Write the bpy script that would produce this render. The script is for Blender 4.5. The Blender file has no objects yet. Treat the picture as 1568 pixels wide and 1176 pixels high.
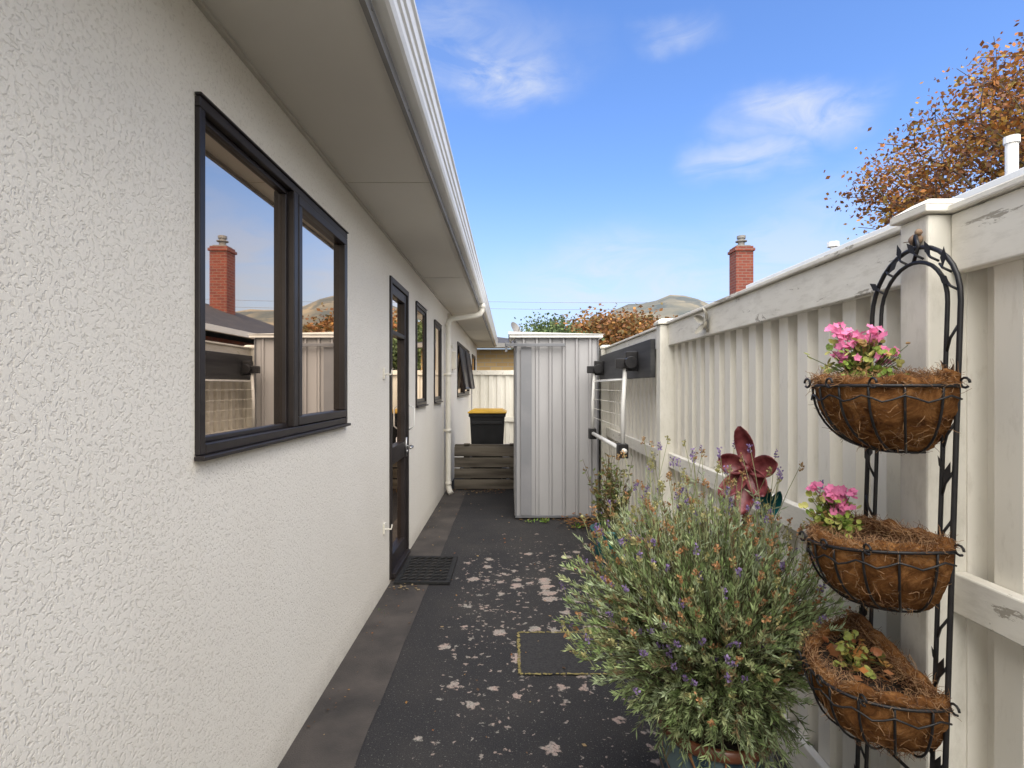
import bpy, math, random
from mathutils import Vector, Matrix, noise
random.seed(11)
R = random.random
def U(a, b): return a + (b - a) * random.random()
scene = bpy.context.scene

# ------------------------------------------------------------------ helpers
class MB:
    def __init__(s): s.v=[]; s.f=[]; s.m=[]; s.c=[]
    def face(s, pts, mi=0, col=(1,1,1)):
        n=len(s.v); s.v.extend([tuple(p) for p in pts]); s.f.append(tuple(range(n,n+len(pts)))); s.m.append(mi); s.c.append(col)
    def box(s,x0,x1,y0,y1,z0,z1,mi=0,col=(1,1,1)):
        n=len(s.v)
        s.v+= [(x0,y0,z0),(x1,y0,z0),(x1,y1,z0),(x0,y1,z0),(x0,y0,z1),(x1,y0,z1),(x1,y1,z1),(x0,y1,z1)]
        for q in ((0,3,2,1),(4,5,6,7),(0,1,5,4),(1,2,6,5),(2,3,7,6),(3,0,4,7)):
            s.f.append(tuple(n+i for i in q)); s.m.append(mi); s.c.append(col)
    def tube(s,pts,r,sides=6,mi=0,col=(1,1,1),r2=None,cap=True):
        pts=[Vector(p) for p in pts]; k=len(pts); n=len(s.v)
        if r2 is None: r2=r
        t=(pts[1]-pts[0]).normalized()
        a=t.cross(Vector((0,0,1)) if abs(t.z)<.9 else Vector((1,0,0))).normalized()
        for i,p in enumerate(pts):
            if i==0: t=pts[1]-pts[0]
            elif i==k-1: t=pts[-1]-pts[-2]
            else: t=pts[i+1]-pts[i-1]
            if t.length<1e-9: t=Vector((0,0,1))
            t.normalize(); a=(a-t*a.dot(t))
            if a.length<1e-6: a=t.orthogonal()
            a.normalize(); b=t.cross(a); rr=r+(r2-r)*i/(k-1)
            for j in range(sides):
                g=2*math.pi*j/sides; s.v.append(tuple(p+a*math.cos(g)*rr+b*math.sin(g)*rr))
        for i in range(k-1):
            for j in range(sides):
                q=(j+1)%sides
                s.f.append((n+i*sides+j,n+i*sides+q,n+(i+1)*sides+q,n+(i+1)*sides+j)); s.m.append(mi); s.c.append(col)
        if cap and sides>3:
            s.f.append(tuple(n+j for j in range(sides))[::-1]); s.m.append(mi); s.c.append(col)
            s.f.append(tuple(n+(k-1)*sides+j for j in range(sides))); s.m.append(mi); s.c.append(col)
    def lathe(s,prof,c,seg=40,mi=0,col=(1,1,1)):
        n=len(s.v)
        for (r,z) in prof:
            for j in range(seg):
                g=2*math.pi*j/seg; s.v.append((c[0]+r*math.cos(g),c[1]+r*math.sin(g),c[2]+z))
        for i in range(len(prof)-1):
            for j in range(seg):
                q=(j+1)%seg
                s.f.append((n+i*seg+j,n+i*seg+q,n+(i+1)*seg+q,n+(i+1)*seg+j)); s.m.append(mi); s.c.append(col)
    def leaf(s,p,d,l,w,mi=0,col=(1,1,1),nrm=None):
        d=d.normalized()
        if nrm is None: nrm=Vector((U(-1,1),U(-1,1),U(-1,1)))
        sd=d.cross(nrm)
        if sd.length<1e-5: sd=d.orthogonal()
        sd.normalize(); m=p+d*l*.5
        s.face((p,m+sd*w*.5,p+d*l,m-sd*w*.5),mi,col)
    def disc(s,p,nrm,r,n=6,mi=0,col=(1,1,1),cup=0.0):
        nrm=nrm.normalized(); a=nrm.orthogonal().normalized(); b=nrm.cross(a); k=len(s.v)
        s.v.append(tuple(p-nrm*cup*r))
        for j in range(n):
            g=2*math.pi*j/n; rr=r*U(.85,1.1); s.v.append(tuple(p+a*math.cos(g)*rr+b*math.sin(g)*rr))
        for j in range(n):
            s.f.append((k,k+1+j,k+1+(j+1)%n)); s.m.append(mi); s.c.append(col)
    def ball(s,p,rx,ry=None,rz=None,mi=0,col=(1,1,1),u=10,v=7):
        ry=ry or rx; rz=rz or rx; k=len(s.v)
        for i in range(v+1):
            a=math.pi*i/v
            for j in range(u):
                g=2*math.pi*j/u; s.v.append((p[0]+rx*math.sin(a)*math.cos(g),p[1]+ry*math.sin(a)*math.sin(g),p[2]+rz*math.cos(a)))
        for i in range(v):
            for j in range(u):
                q=(j+1)%u; s.f.append((k+i*u+j,k+(i+1)*u+j,k+(i+1)*u+q,k+i*u+q)); s.m.append(mi); s.c.append(col)
    def build(s,name,mats,parent=None,smooth=False,bevel=0):
        me=bpy.data.meshes.new(name); me.from_pydata(s.v,[],s.f)
        if not isinstance(mats,(list,tuple)): mats=[mats]
        for m in mats: me.materials.append(m)
        me.polygons.foreach_set('material_index',s.m)
        at=me.color_attributes.new(name='Col',type='FLOAT_COLOR',domain='CORNER')
        arr=[]
        for f,c in zip(s.f,s.c): arr.extend((c[0],c[1],c[2],1.0)*len(f))
        at.data.foreach_set('color',arr)
        if smooth: me.polygons.foreach_set('use_smooth',[True]*len(s.f))
        me.update()
        o=bpy.data.objects.new(name,me); scene.collection.objects.link(o)
        if parent: o.parent=parent
        if bevel:
            b=o.modifiers.new('bev','BEVEL'); b.width=bevel; b.segments=2; b.limit_method='ANGLE'; b.angle_limit=math.radians(40)
        return o
def empty(name):
    o=bpy.data.objects.new(name,None); scene.collection.objects.link(o); o.empty_display_size=.1; return o

def mk(name):
    m=bpy.data.materials.new(name); m.use_nodes=True; nt=m.node_tree
    return m,nt,nt.nodes['Principled BSDF']
def coords(nt,stretch=(1,1,1)):
    t=nt.nodes.new('ShaderNodeTexCoord'); mp=nt.nodes.new('ShaderNodeMapping'); mp.inputs['Scale'].default_value=stretch
    nt.links.new(t.outputs['Object'],mp.inputs['Vector']); return mp.outputs['Vector']
def nz(nt,vec,scale,detail=4,rough=.55,dist=0):
    n=nt.nodes.new('ShaderNodeTexNoise'); n.inputs['Scale'].default_value=scale; n.inputs['Detail'].default_value=detail
    n.inputs['Roughness'].default_value=rough; n.inputs['Distortion'].default_value=dist; nt.links.new(vec,n.inputs['Vector']); return n.outputs['Fac']
def ramp(nt,fac,stops,interp='LINEAR'):
    r=nt.nodes.new('ShaderNodeValToRGB'); e=r.color_ramp.elements; r.color_ramp.interpolation=interp
    while len(e)<len(stops): e.new(.5)
    for el,(p,c) in zip(e,stops):
        el.position=p; el.color=(c,c,c,1) if not isinstance(c,(tuple,list)) else (c[0],c[1],c[2],1)
    nt.links.new(fac,r.inputs['Fac']); return r.outputs['Color']
def mix(nt,fac,a,b,mode='MIX'):
    m=nt.nodes.new('ShaderNodeMix'); m.data_type='RGBA'; m.blend_type=mode
    for sk,v in ((m.inputs['Factor'],fac),(m.inputs[6],a),(m.inputs[7],b)):
        if hasattr(v,'links'): nt.links.new(v,sk)
        elif isinstance(v,(tuple,list)): sk.default_value=(v[0],v[1],v[2],1)
        else: sk.default_value=v
    return m.outputs[2]
def math_(nt,op,a,b=0.0,c=None,clamp=False):
    m=nt.nodes.new('ShaderNodeMath'); m.operation=op; m.use_clamp=clamp
    for i,v in enumerate((a,b,c)):
        if v is None: continue
        if hasattr(v,'links'): nt.links.new(v,m.inputs[i])
        else: m.inputs[i].default_value=v
    return m.outputs[0]
def bump(nt,h,strength,dist,bs,prev=None):
    b=nt.nodes.new('ShaderNodeBump'); b.inputs['Strength'].default_value=strength; b.inputs['Distance'].default_value=dist
    nt.links.new(h,b.inputs['Height'])
    nt.links.new(b.outputs['Normal'],bs.inputs['Normal']); return b
def M(name,c1,c2=None,scale=6,rough=.6,bmp=0,bscale=60,bdist=.003,metal=0,stretch=(1,1,1),spec=.4,lo=.35,hi=.65,detail=5):
    m,nt,bs=mk(name); bs.inputs['Roughness'].default_value=rough; bs.inputs['Metallic'].default_value=metal
    bs.inputs['Specular IOR Level'].default_value=spec
    v=coords(nt,stretch)
    if c2: nt.links.new(ramp(nt,nz(nt,v,scale,detail),[(lo,c1),(hi,c2)]),bs.inputs['Base Color'])
    else: bs.inputs['Base Color'].default_value=(*c1,1)
    if bmp: bump(nt,nz(nt,v,bscale,4),bmp,bdist,bs)
    return m
def Mcol(name,rough=.6,spec=.3,trans=.25):
    m,nt,bs=mk(name); bs.inputs['Roughness'].default_value=rough; bs.inputs['Specular IOR Level'].default_value=spec
    a=nt.nodes.new('ShaderNodeVertexColor'); a.layer_name='Col'; nt.links.new(a.outputs['Color'],bs.inputs['Base Color'])
    if trans:
        t=nt.nodes.new('ShaderNodeBsdfTranslucent'); nt.links.new(a.outputs['Color'],t.inputs['Color'])
        mx=nt.nodes.new('ShaderNodeMixShader'); mx.inputs[0].default_value=trans
        nt.links.new(bs.outputs[0],mx.inputs[1]); nt.links.new(t.outputs[0],mx.inputs[2])
        nt.links.new(mx.outputs[0],nt.nodes['Material Output'].inputs['Surface'])
    return m

# ------------------------------------------------------------------ materials
# stucco
m_stucco,nt,bs=mk('stucco'); v=coords(nt); bs.inputs['Roughness'].default_value=.85; bs.inputs['Specular IOR Level'].default_value=.2
big=nz(nt,v,1.3,4)
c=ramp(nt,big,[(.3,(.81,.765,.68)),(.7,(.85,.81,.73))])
n1=nz(nt,v,100,3,.5,.8); n2=nz(nt,v,250,2,.5,.3)
c=mix(nt,ramp(nt,n1,[(.34,.0),(.42,1.0)]),mix(nt,.24,c,(.42,.37,.29)),c)
spz=nt.nodes.new('ShaderNodeSeparateXYZ'); nt.links.new(v,spz.inputs[0])
dirt=math_(nt,'MULTIPLY',ramp(nt,spz.outputs[2],[(.0,.6),(.14,0.0)]),nz(nt,v,14,4))
c=mix(nt,dirt,c,(.30,.27,.21))
nt.links.new(c,bs.inputs['Base Color'])
h=math_(nt,'ADD',ramp(nt,n1,[(.34,0.0),(.50,1.0)],'EASE'),math_(nt,'MULTIPLY',n2,.35))
bump(nt,h,.55,.0027,bs)
# asphalt with lichen
m_asph,nt,bs=mk('asphalt'); v=coords(nt); bs.inputs['Roughness'].default_value=.85; bs.inputs['Specular IOR Level'].default_value=.25
base=ramp(nt,nz(nt,v,240,3,.7),[(.35,(.014,.014,.016)),(.60,(.040,.039,.041)),(.75,(.10,.098,.095))])
base=mix(nt,ramp(nt,nz(nt,v,2.0,5),[(.4,0.0),(.7,.3)]),base,(.075,.068,.06))
base=mix(nt,ramp(nt,nz(nt,v,130,2,.5),[(.64,0.0),(.71,.7)]),base,(.20,.19,.17))
sep=nt.nodes.new('ShaderNodeSeparateXYZ'); nt.links.new(v,sep.inputs[0])
zone=math_(nt,'MULTIPLY',ramp(nt,math_(nt,'DIVIDE',sep.outputs[1],10.0),[(.20,.78),(.30,1.0),(.42,1.0),(.55,.35)]),
           ramp(nt,math_(nt,'ADD',sep.outputs[0],.5),[(.02,.3),(.2,1.0)]))
warp=nt.nodes.new('ShaderNodeTexNoise'); warp.inputs['Scale'].default_value=34; warp.inputs['Detail'].default_value=4; nt.links.new(v,warp.inputs['Vector'])
wv=nt.nodes.new('ShaderNodeVectorMath'); wv.operation='MULTIPLY_ADD'; wv.inputs[1].default_value=(.075,.075,.075)
nt.links.new(warp.outputs['Color'],wv.inputs[0]); nt.links.new(v,wv.inputs[2])
def splats(scale,thr,size):
    vo=nt.nodes.new('ShaderNodeTexVoronoi'); vo.inputs['Scale'].default_value=scale; nt.links.new(wv.outputs[0],vo.inputs['Vector'])
    sc=nt.nodes.new('ShaderNodeSeparateColor'); nt.links.new(vo.outputs['Color'],sc.inputs[0])
    rad=math_(nt,'MULTIPLY',math_(nt,'SUBTRACT',math_(nt,'MULTIPLY',zone,sc.outputs[0]),thr,clamp=True),size)
    return math_(nt,'MULTIPLY',math_(nt,'SUBTRACT',rad,vo.outputs['Distance']),12.0,clamp=True)
s1=splats(10,.28,.85); s2=splats(30,.30,.66)
lich=math_(nt,'MAXIMUM',s1,math_(nt,'MULTIPLY',s2,.8))
lich=math_(nt,'MULTIPLY',lich,ramp(nt,nz(nt,v,110,4,.7),[(.36,0.2),(.5,1.0)]))
lc=ramp(nt,nz(nt,v,14,3),[(.4,(.37,.34,.30)),(.6,(.46,.35,.30))])
nt.links.new(mix(nt,math_(nt,'MULTIPLY',lich,.88),base,lc),bs.inputs['Base Color'])
bump(nt,nz(nt,v,240,3,.7),.6,.004,bs)
m_conc=M('concrete_strip',(.034,.031,.030),(.092,.079,.070),scale=3.5,rough=.85,bmp=.7,bscale=180,bdist=.004,lo=.3,hi=.7,detail=14)
m_ground=M('grass_ground',(.05,.07,.03),(.11,.10,.06),scale=.4,rough=.9)
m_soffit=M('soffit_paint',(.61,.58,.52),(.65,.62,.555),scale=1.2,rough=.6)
m_white=M('white_metal',(.77,.765,.735),(.83,.825,.80),scale=3,rough=.4)
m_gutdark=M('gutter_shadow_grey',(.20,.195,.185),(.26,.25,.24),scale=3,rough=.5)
m_alu=M('bronze_aluminium',(.018,.014,.014),(.028,.023,.023),scale=8,rough=.38,spec=.4)
m_rubber=M('black_rubber',(.010,.010,.010),(.022,.022,.022),scale=30,rough=.7,bmp=.3)
m_black=M('black_wrought_iron',(.008,.008,.01),(.018,.016,.016),scale=40,rough=.45,spec=.4)
m_steel=M('brushed_steel',(.5,.5,.5),rough=.3,metal=.9)
m_sealant=M('pvc_white',(.70,.67,.59),(.75,.72,.64),scale=4,rough=.5)
# glass
m_glass,nt,bs=mk('window_glass'); bs.inputs['Base Color'].default_value=(.010,.010,.010,1); bs.inputs['Roughness'].default_value=.05
g=nt.nodes.new('ShaderNodeBsdfGlossy'); g.inputs['Color'].default_value=(1,.84,.70,1); g.inputs['Roughness'].default_value=.012
fr=nt.nodes.new('ShaderNodeFresnel'); fr.inputs['IOR'].default_value=2.2
mx=nt.nodes.new('ShaderNodeMixShader'); nt.links.new(math_(nt,'MULTIPLY_ADD',fr.outputs[0],.9,.50,clamp=True),mx.inputs[0])
nt.links.new(bs.outputs[0],mx.inputs[1]); nt.links.new(g.outputs[0],mx.inputs[2]); nt.links.new(mx.outputs[0],nt.nodes['Material Output'].inputs['Surface'])
# weathered paint wood
def weathered(name,c1,c2,wood,thr,stretch=(1,1,1),bm=.4,dk=.4):
    m,nt,bs=mk(name); v=coords(nt); bs.inputs['Roughness'].default_value=.7; bs.inputs['Specular IOR Level'].default_value=.3
    b=ramp(nt,nz(nt,v,4,6),[(.35,c1),(.65,c2)])
    vs=coords(nt,stretch); pl=nz(nt,vs,11,10,.72,.6)
    k=ramp(nt,pl,[(thr,0.0),(thr+.02,1.0)])
    dirt=ramp(nt,nz(nt,vs,26,6,.7),[(.48,0.0),(.74,dk)])
    b=mix(nt,dirt,b,(.36,.33,.26))
    nt.links.new(mix(nt,math_(nt,'MULTIPLY',k,.75),b,wood),bs.inputs['Base Color'])
    h=math_(nt,'SUBTRACT',math_(nt,'MULTIPLY',nz(nt,vs,40,4),.4),k); bump(nt,h,bm,.003,bs); return m
m_rail=weathered('weathered_white_rail',(.71,.68,.605),(.78,.755,.68),(.26,.23,.18),.60,(1,.30,1.3),dk=.42)
m_post=weathered('weathered_white_post',(.72,.695,.62),(.79,.765,.69),(.30,.27,.21),.66,(1,1,.4),dk=.35)
m_panel,nt,bs=mk('cream_corrugated_steel'); v=coords(nt,(1,1,.3)); bs.inputs['Roughness'].default_value=.5
b=ramp(nt,nz(nt,v,2.5,5),[(.35,(.72,.69,.61)),(.65,(.79,.76,.685))]); b=mix(nt,ramp(nt,nz(nt,v,45,6,.7),[(.55,0.0),(.8,.4)]),b,(.42,.38,.30)); nt.links.new(b,bs.inputs['Base Color'])
m_shed=M('grey_shed_steel',(.36,.355,.36),(.43,.425,.43),scale=3,rough=.5,stretch=(1,1,.25))
m_shed2=M('grey_shed_trim',(.14,.145,.16),(.20,.205,.22),scale=3,rough=.45)
m_timber=M('weathered_timber',(.07,.058,.045),(.19,.165,.13),scale=5,rough=.85,bmp=.6,bscale=30,stretch=(.25,1,3),bdist=.004)
m_darkboard=M('dark_stained_board',(.022,.022,.024),(.06,.06,.062),scale=6,rough=.6,bmp=.3,bscale=20,stretch=(1,.2,3))
m_binblk=M('bin_black_plastic',(.012,.013,.014),(.022,.022,.024),scale=5,rough=.45)
m_binyel=M('bin_yellow_lid',(.62,.36,.03),(.72,.43,.05),scale=5,rough=.45)
def brickmat(name,c1,c2,mortar,sc=1.0,axis='XZ'):
    m,nt,bs=mk(name); bs.inputs['Roughness'].default_value=.85
    t=nt.nodes.new('ShaderNodeTexCoord'); s=nt.nodes.new('ShaderNodeSeparateXYZ'); nt.links.new(t.outputs['Object'],s.inputs[0])
    cb=nt.nodes.new('ShaderNodeCombineXYZ'); nt.links.new(math_(nt,'ADD',s.outputs[0],s.outputs[1]),cb.inputs[0]); nt.links.new(s.outputs[2],cb.inputs[1])
    b=nt.nodes.new('ShaderNodeTexBrick'); nt.links.new(cb.outputs[0],b.inputs['Vector'])
    b.inputs['Color1'].default_value=(*c1,1); b.inputs['Color2'].default_value=(*c2,1); b.inputs['Mortar'].default_value=(*mortar,1)
    b.inputs['Scale'].default_value=1; b.inputs['Brick Width'].default_value=.24*sc; b.inputs['Row Height'].default_value=.086*sc; b.inputs['Mortar Size'].default_value=.008*sc
    nt.links.new(b.outputs['Color'],bs.inputs['Base Color']); return m
m_redbrick=brickmat('red_brick',(.25,.06,.035),(.17,.04,.028),(.22,.15,.12))
m_yelbrick=brickmat('yellow_brick',(.52,.36,.16),(.45,.30,.13),(.40,.34,.26),1.4)
m_tile=M('dark_roof_tile',(.04,.04,.045),(.075,.07,.07),scale=4,rough=.8)
m_cream=M('cream_render',(.16,.15,.14),(.22,.21,.19),scale=2,rough=.8)
m_bark=M('bark',(.07,.05,.035),(.14,.11,.08),scale=10,rough=.9,bmp=.6,bscale=20,bdist=.01)
m_leaf=Mcol('foliage'); m_petal=Mcol('petal',rough=.5)
m_fib=Mcol('coir_fibre',rough=.9,spec=.1,trans=0)
m_coir,nt,bs=mk('coir_liner'); v=coords(nt); bs.inputs['Roughness'].default_value=.95; bs.inputs['Specular IOR Level'].default_value=.1
f1=nz(nt,v,16,9,.75,1.5); nt.links.new(ramp(nt,f1,[(.32,(.045,.018,.008)),(.5,(.20,.085,.028)),(.66,(.40,.20,.075))]),bs.inputs['Base Color'])
bump(nt,nz(nt,v,200,5,.8,2.0),.9,.005,bs)
m_terra,nt,bs=mk('glazed_terracotta'); v=coords(nt); bs.inputs['Roughness'].default_value=.3
w=nt.nodes.new('ShaderNodeTexWave'); w.inputs['Scale'].default_value=4.2; w.inputs['Distortion'].default_value=6; w.inputs['Detail'].default_value=1; w.inputs['Detail Scale'].default_value=1.2; nt.links.new(v,w.inputs['Vector'])
gl=ramp(nt,w.outputs['Fac'],[(.0,(.02,.035,.05)),(.40,(.04,.08,.11)),(.46,(.36,.20,.08)),(.54,(.25,.09,.035)),(.60,(.02,.03,.04)),(.8,(.09,.13,.14))],'LINEAR')
sp=nt.nodes.new('ShaderNodeSeparateXYZ'); nt.links.new(v,sp.inputs[0])
nt.links.new(mix(nt,ramp(nt,math_(nt,'ADD',sp.outputs[2],math_(nt,'MULTIPLY',nz(nt,v,20,2),.02)),[(.335,0.0),(.342,1.0)]),gl,(.15,.055,.028)),bs.inputs['Base Color'])
m_soil=M('potting_soil',(.02,.014,.01),(.05,.035,.025),scale=60,rough=.95,bmp=.8,bscale=80)
m_teal=M('teal_glaze',(.01,.10,.11),(.02,.17,.17),scale=6,rough=.3)
m_redpaint=M('burgundy_painted_metal',(.09,.010,.015),(.24,.06,.065),scale=26,rough=.4,lo=.4,hi=.62)
m_moss=M('moss_line',(.16,.13,.05),(.30,.25,.10),scale=40,rough=.95,bmp=.5)
m_hill,nt,bs=mk('hillside'); v=coords(nt); bs.inputs['Roughness'].default_value=.95
c=ramp(nt,nz(nt,v,.010,6),[(.36,(.075,.085,.08)),(.48,(.15,.14,.11)),(.60,(.27,.22,.145))])
nt.links.new(mix(nt,ramp(nt,nz(nt,v,.025,6),[(.52,0.0),(.58,.8)]),c,(.06,.075,.078)),bs.inputs['Base Color'])

# ------------------------------------------------------------------ ground
mb=MB(); mb.face([(-3000,-3000,-.03),(3000,-3000,-.03),(3000,3000,-.03),(-3000,3000,-.03)]); mb.build('ground',m_ground)
mb=MB(); mb.face([(-.82,-3,0),(1.08,-3,0),(1.08,14,0),(-.82,14,0)]); mb.build('asphalt_path',m_asph)
mb=MB()
pa=None
for i in range(121):
    y=-3+10.2*i/120; x=-.550+.008*noise.noise(Vector((0,y*3,0)))+.006*noise.noise(Vector((0,y*14,3)))
    if pa: mb.face([(-.82,pa[1],.004),(pa[0],pa[1],.004),(x,y,.004),(-.82,y,.004)])
    pa=(x,y)
mb.build('concrete_strip',m_conc)
e=empty('inspection_cover')
mb=MB(); mb.face([(.055,2.6,.005),(.50,2.6,.005),(.50,3.03,.005),(.055,3.03,.005)]); mb.build('cover_plate',M('cover_asphalt',(.018,.018,.02),(.045,.043,.042),scale=120,rough=.8,bmp=.5,bscale=250),e)
mb=MB()
def jag(x0,y0,x1,y1,w=.014,n=60):
    d=Vector((x1-x0,y1-y0,0)); s=Vector((-d.y,d.x,0)).normalized(); pr=None
    for i in range(n+1):
        p=Vector((x0,y0,.008))+d*i/n; a=p+s*w*U(.1,.8); b=p-s*w*U(.1,.8)
        if pr and R()>.12: mb.face([pr[0],pr[1],b,a])
        pr=(a,b)
jag(.05,2.595,.505,2.595); jag(.05,3.035,.505,3.035); jag(.048,2.6,.048,3.03); jag(.508,2.6,.508,3.03)
mb.build('moss_edge',m_moss,e)

# ------------------------------------------------------------------ stucco house (left)
house=empty('stucco_house')
WX=-.82
opens=[(1.446,2.766,1.17,2.11),(3.79,4.46,.03,2.11),(4.84,5.42,1.18,2.09),(6.02,6.62,1.18,2.07),(8.7,11.2,1.2,2.05),(12.1,13.2,1.2,2.05)]
ys=sorted(set([-3.0,14.0]+[o[0] for o in opens]+[o[1] for o in opens]))
zs=sorted(set([-.03,2.36]+[o[2] for o in opens]+[o[3] for o in opens]))
mb=MB()
for i in range(len(ys)-1):
    for j in range(len(zs)-1):
        yc=(ys[i]+ys[i+1])/2; zc=(zs[j]+zs[j+1])/2
        if any(o[0]<yc<o[1] and o[2]<zc<o[3] for o in opens): continue
        mb.face([(WX,ys[i],zs[j]),(WX,ys[i+1],zs[j]),(WX,ys[i+1],zs[j+1]),(WX,ys[i],zs[j+1])])
for o in opens:
    x1=WX-.10
    mb.face([(WX,o[0],o[2]),(x1,o[0],o[2]),(x1,o[0],o[3]),(WX,o[0],o[3])]); mb.face([(WX,o[1],o[2]),(x1,o[1],o[2]),(x1,o[1],o[3]),(WX,o[1],o[3])])
    mb.face([(WX,o[0],o[2]),(x1,o[0],o[2]),(x1,o[1],o[2]),(WX,o[1],o[2])]); mb.face([(WX,o[0],o[3]),(x1,o[0],o[3]),(x1,o[1],o[3]),(WX,o[1],o[3])])
mb.face([(WX,14,-.03),(-8,14,-.03),(-8,14,2.36),(WX,14,2.36)])
mb.face([(WX,-3,-.03),(-8,-3,-.03),(-8,-3,2.36),(WX,-3,2.36)])
mb.build('wall',m_stucco,house)
mb=MB()
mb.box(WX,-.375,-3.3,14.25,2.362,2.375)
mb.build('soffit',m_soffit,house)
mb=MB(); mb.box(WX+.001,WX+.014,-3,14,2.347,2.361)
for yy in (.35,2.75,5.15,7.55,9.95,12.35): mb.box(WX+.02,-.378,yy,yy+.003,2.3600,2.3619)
mb.build('soffit_bead',M('bead_beige',(.48,.45,.39),(.52,.49,.43),rough=.7),house)  # bead and sheet joints, a little darker than the soffit paint
# fascia + gutter
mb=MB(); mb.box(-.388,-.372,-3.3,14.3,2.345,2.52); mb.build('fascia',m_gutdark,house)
mb=MB()
gp=[(-.371,2.385),(-.335,2.385),(-.325,2.392),(-.318,2.410),(-.318,2.440),(-.311,2.447),(-.311,2.478),(-.304,2.485),(-.304,2.535),(-.296,2.543),(-.296,2.557),(-.312,2.557),(-.316,2.545)]
for a,b in zip(gp[:-1],gp[1:]):
    mb.face([(a[0],-3.3,a[1]),(a[0],14.4,a[1]),(b[0],14.4,b[1]),(b[0],-3.3,b[1])])
mb.face([(p[0],14.4,p[1]) for p in gp]+[(-.371,14.4,2.545)])
mb.build('gutter',m_white,house)
mb=MB(); mb.face([(-.36,-3.4,2.53),(-.36,14.3,2.53),(-4.4,14.3,3.75),(-4.4,-3.4,3.75)]); mb.face([(-.36,14.3,2.50),(-4.4,14.3,3.70),(-8.4,14.3,2.5)])
mb.face([(-8.4,-3.4,2.53),(-8.4,14.3,2.53),(-4.4,14.3,3.75),(-4.4,-3.4,3.75)]); mb.build('roof',m_tile,house)
mb=MB()
for k in range(0,26): 
    yy=.4+k*.55; mb.tube([(-.3715,yy,2.37),(-.369,yy,2.37)],.005,6)
mb.build('fascia_screws',m_gutdark,house)

def window(name,y0,y1,z0,z1,split=None,sash=None):
    f=MB(); t=.028; xo=WX+.014; xi=WX-.06
    f.box(xi,xo,y0,y1,z1-t,z1); f.box(xi,xo,y0,y0+t,z0,z1-t-.001); f.box(xi,xo,y1-t,y1,z0,z1-t-.001); 
    f.box(xi,xo,y0+t+.001,y1-t-.001,z0,z0+t)
    f.box(WX+.001,WX+.030,y0-.006,y1+.006,z0-.014,z0-.001)         # sill flashing
    f.box(WX+.001,WX+.020,y0-.004,y1+.004,z1+.001,z1+.008)
    gl=MB(); xg=WX-.022
    if split:
        f.box(xi,xo+.003,split-.022,split+.018,z0+t+.001,z1-t-.001)
        a0,a1=y0+t,split-.022
        q=.016
        f.box(xi,xo-.022,a0,a1,z0+t,z0+t+q); f.box(xi,xo-.022,a0,a1,z1-t-q,z1-t); f.box(xi,xo-.022,a0,a0+q,z0+t+q,z1-t-q); f.box(xi,xo-.022,a1-q,a1,z0+t+q,z1-t-q)
        gl.face([(xg,a0,z0+t),(xg,a1,z0+t),(xg,a1,z1-t),(xg,a0,z1-t)])
        b0,b1=split+.020,y1-t-.004; s=.034; xs=xo+.006; zz0=z0+t+.004; zz1=z1-t-.004
        f.box(xi,xs,b0,b1,zz0,zz0+s); f.box(xi,xs,b0,b1,zz1-s,zz1); f.box(xi,xs,b0,b0+s,zz0+s+.001,zz1-s-.001); f.box(xi,xs,b1-s,b1,zz0+s+.001,zz1-s-.001)
        xg2=xg+.014; gl.face([(xg2,b0+s,zz0+s),(xg2,b1-s,zz0+s),(xg2,b1-s,zz1-s),(xg2,b0+s,zz1-s)])
    else:
        s=.03; b0,b1,zz0,zz1=y0+t,y1-t,z0+t,z1-t; xs=xo-.012
        f.box(xi,xs,b0,b1,zz0,zz0+s); f.box(xi,xs,b0,b1,zz1-s,zz1); f.box(xi,xs,b0,b0+s,zz0+s+.001,zz1-s-.001); f.box(xi,xs,b1-s,b1,zz0+s+.001,zz1-s-.001)
        xg=WX-.006
        gl.face([(xg,b0+s,zz0+s),(xg,b1-s,zz0+s),(xg,b1-s,zz1-s),(xg,b0+s,zz1-s)])
    f.build(name+'_frame',m_alu,house,bevel=.003); gl.build(name+'_glass',m_glass,house)
window('kitchen_window',1.446,2.766,1.17,2.11,2.095)
window('window_b',4.84,5.42,1.18,2.09); window('window_c',6.02,6.62,1.18,2.07)
window('window_d',8.7,11.2,1.2,2.05,10.0); window('window_e',12.1,13.2,1.2,2.05)
# awning sash standing open
mb=MB()
for (ya,yb) in ((8.8,9.6),(10.1,11.0)):
    for yy in (ya,yb): mb.tube([(WX+.02,yy,2.0),(WX+.12,yy,1.32)],.018,4)
    mb.tube([(WX+.12,ya,1.32),(WX+.12,yb,1.32)],.02,4)
    mb.face([(WX+.02,ya,2.0),(WX+.02,yb,2.0),(WX+.12,yb,1.32),(WX+.12,ya,1.32)])
mb.build('open_sash',m_alu,house)
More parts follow.
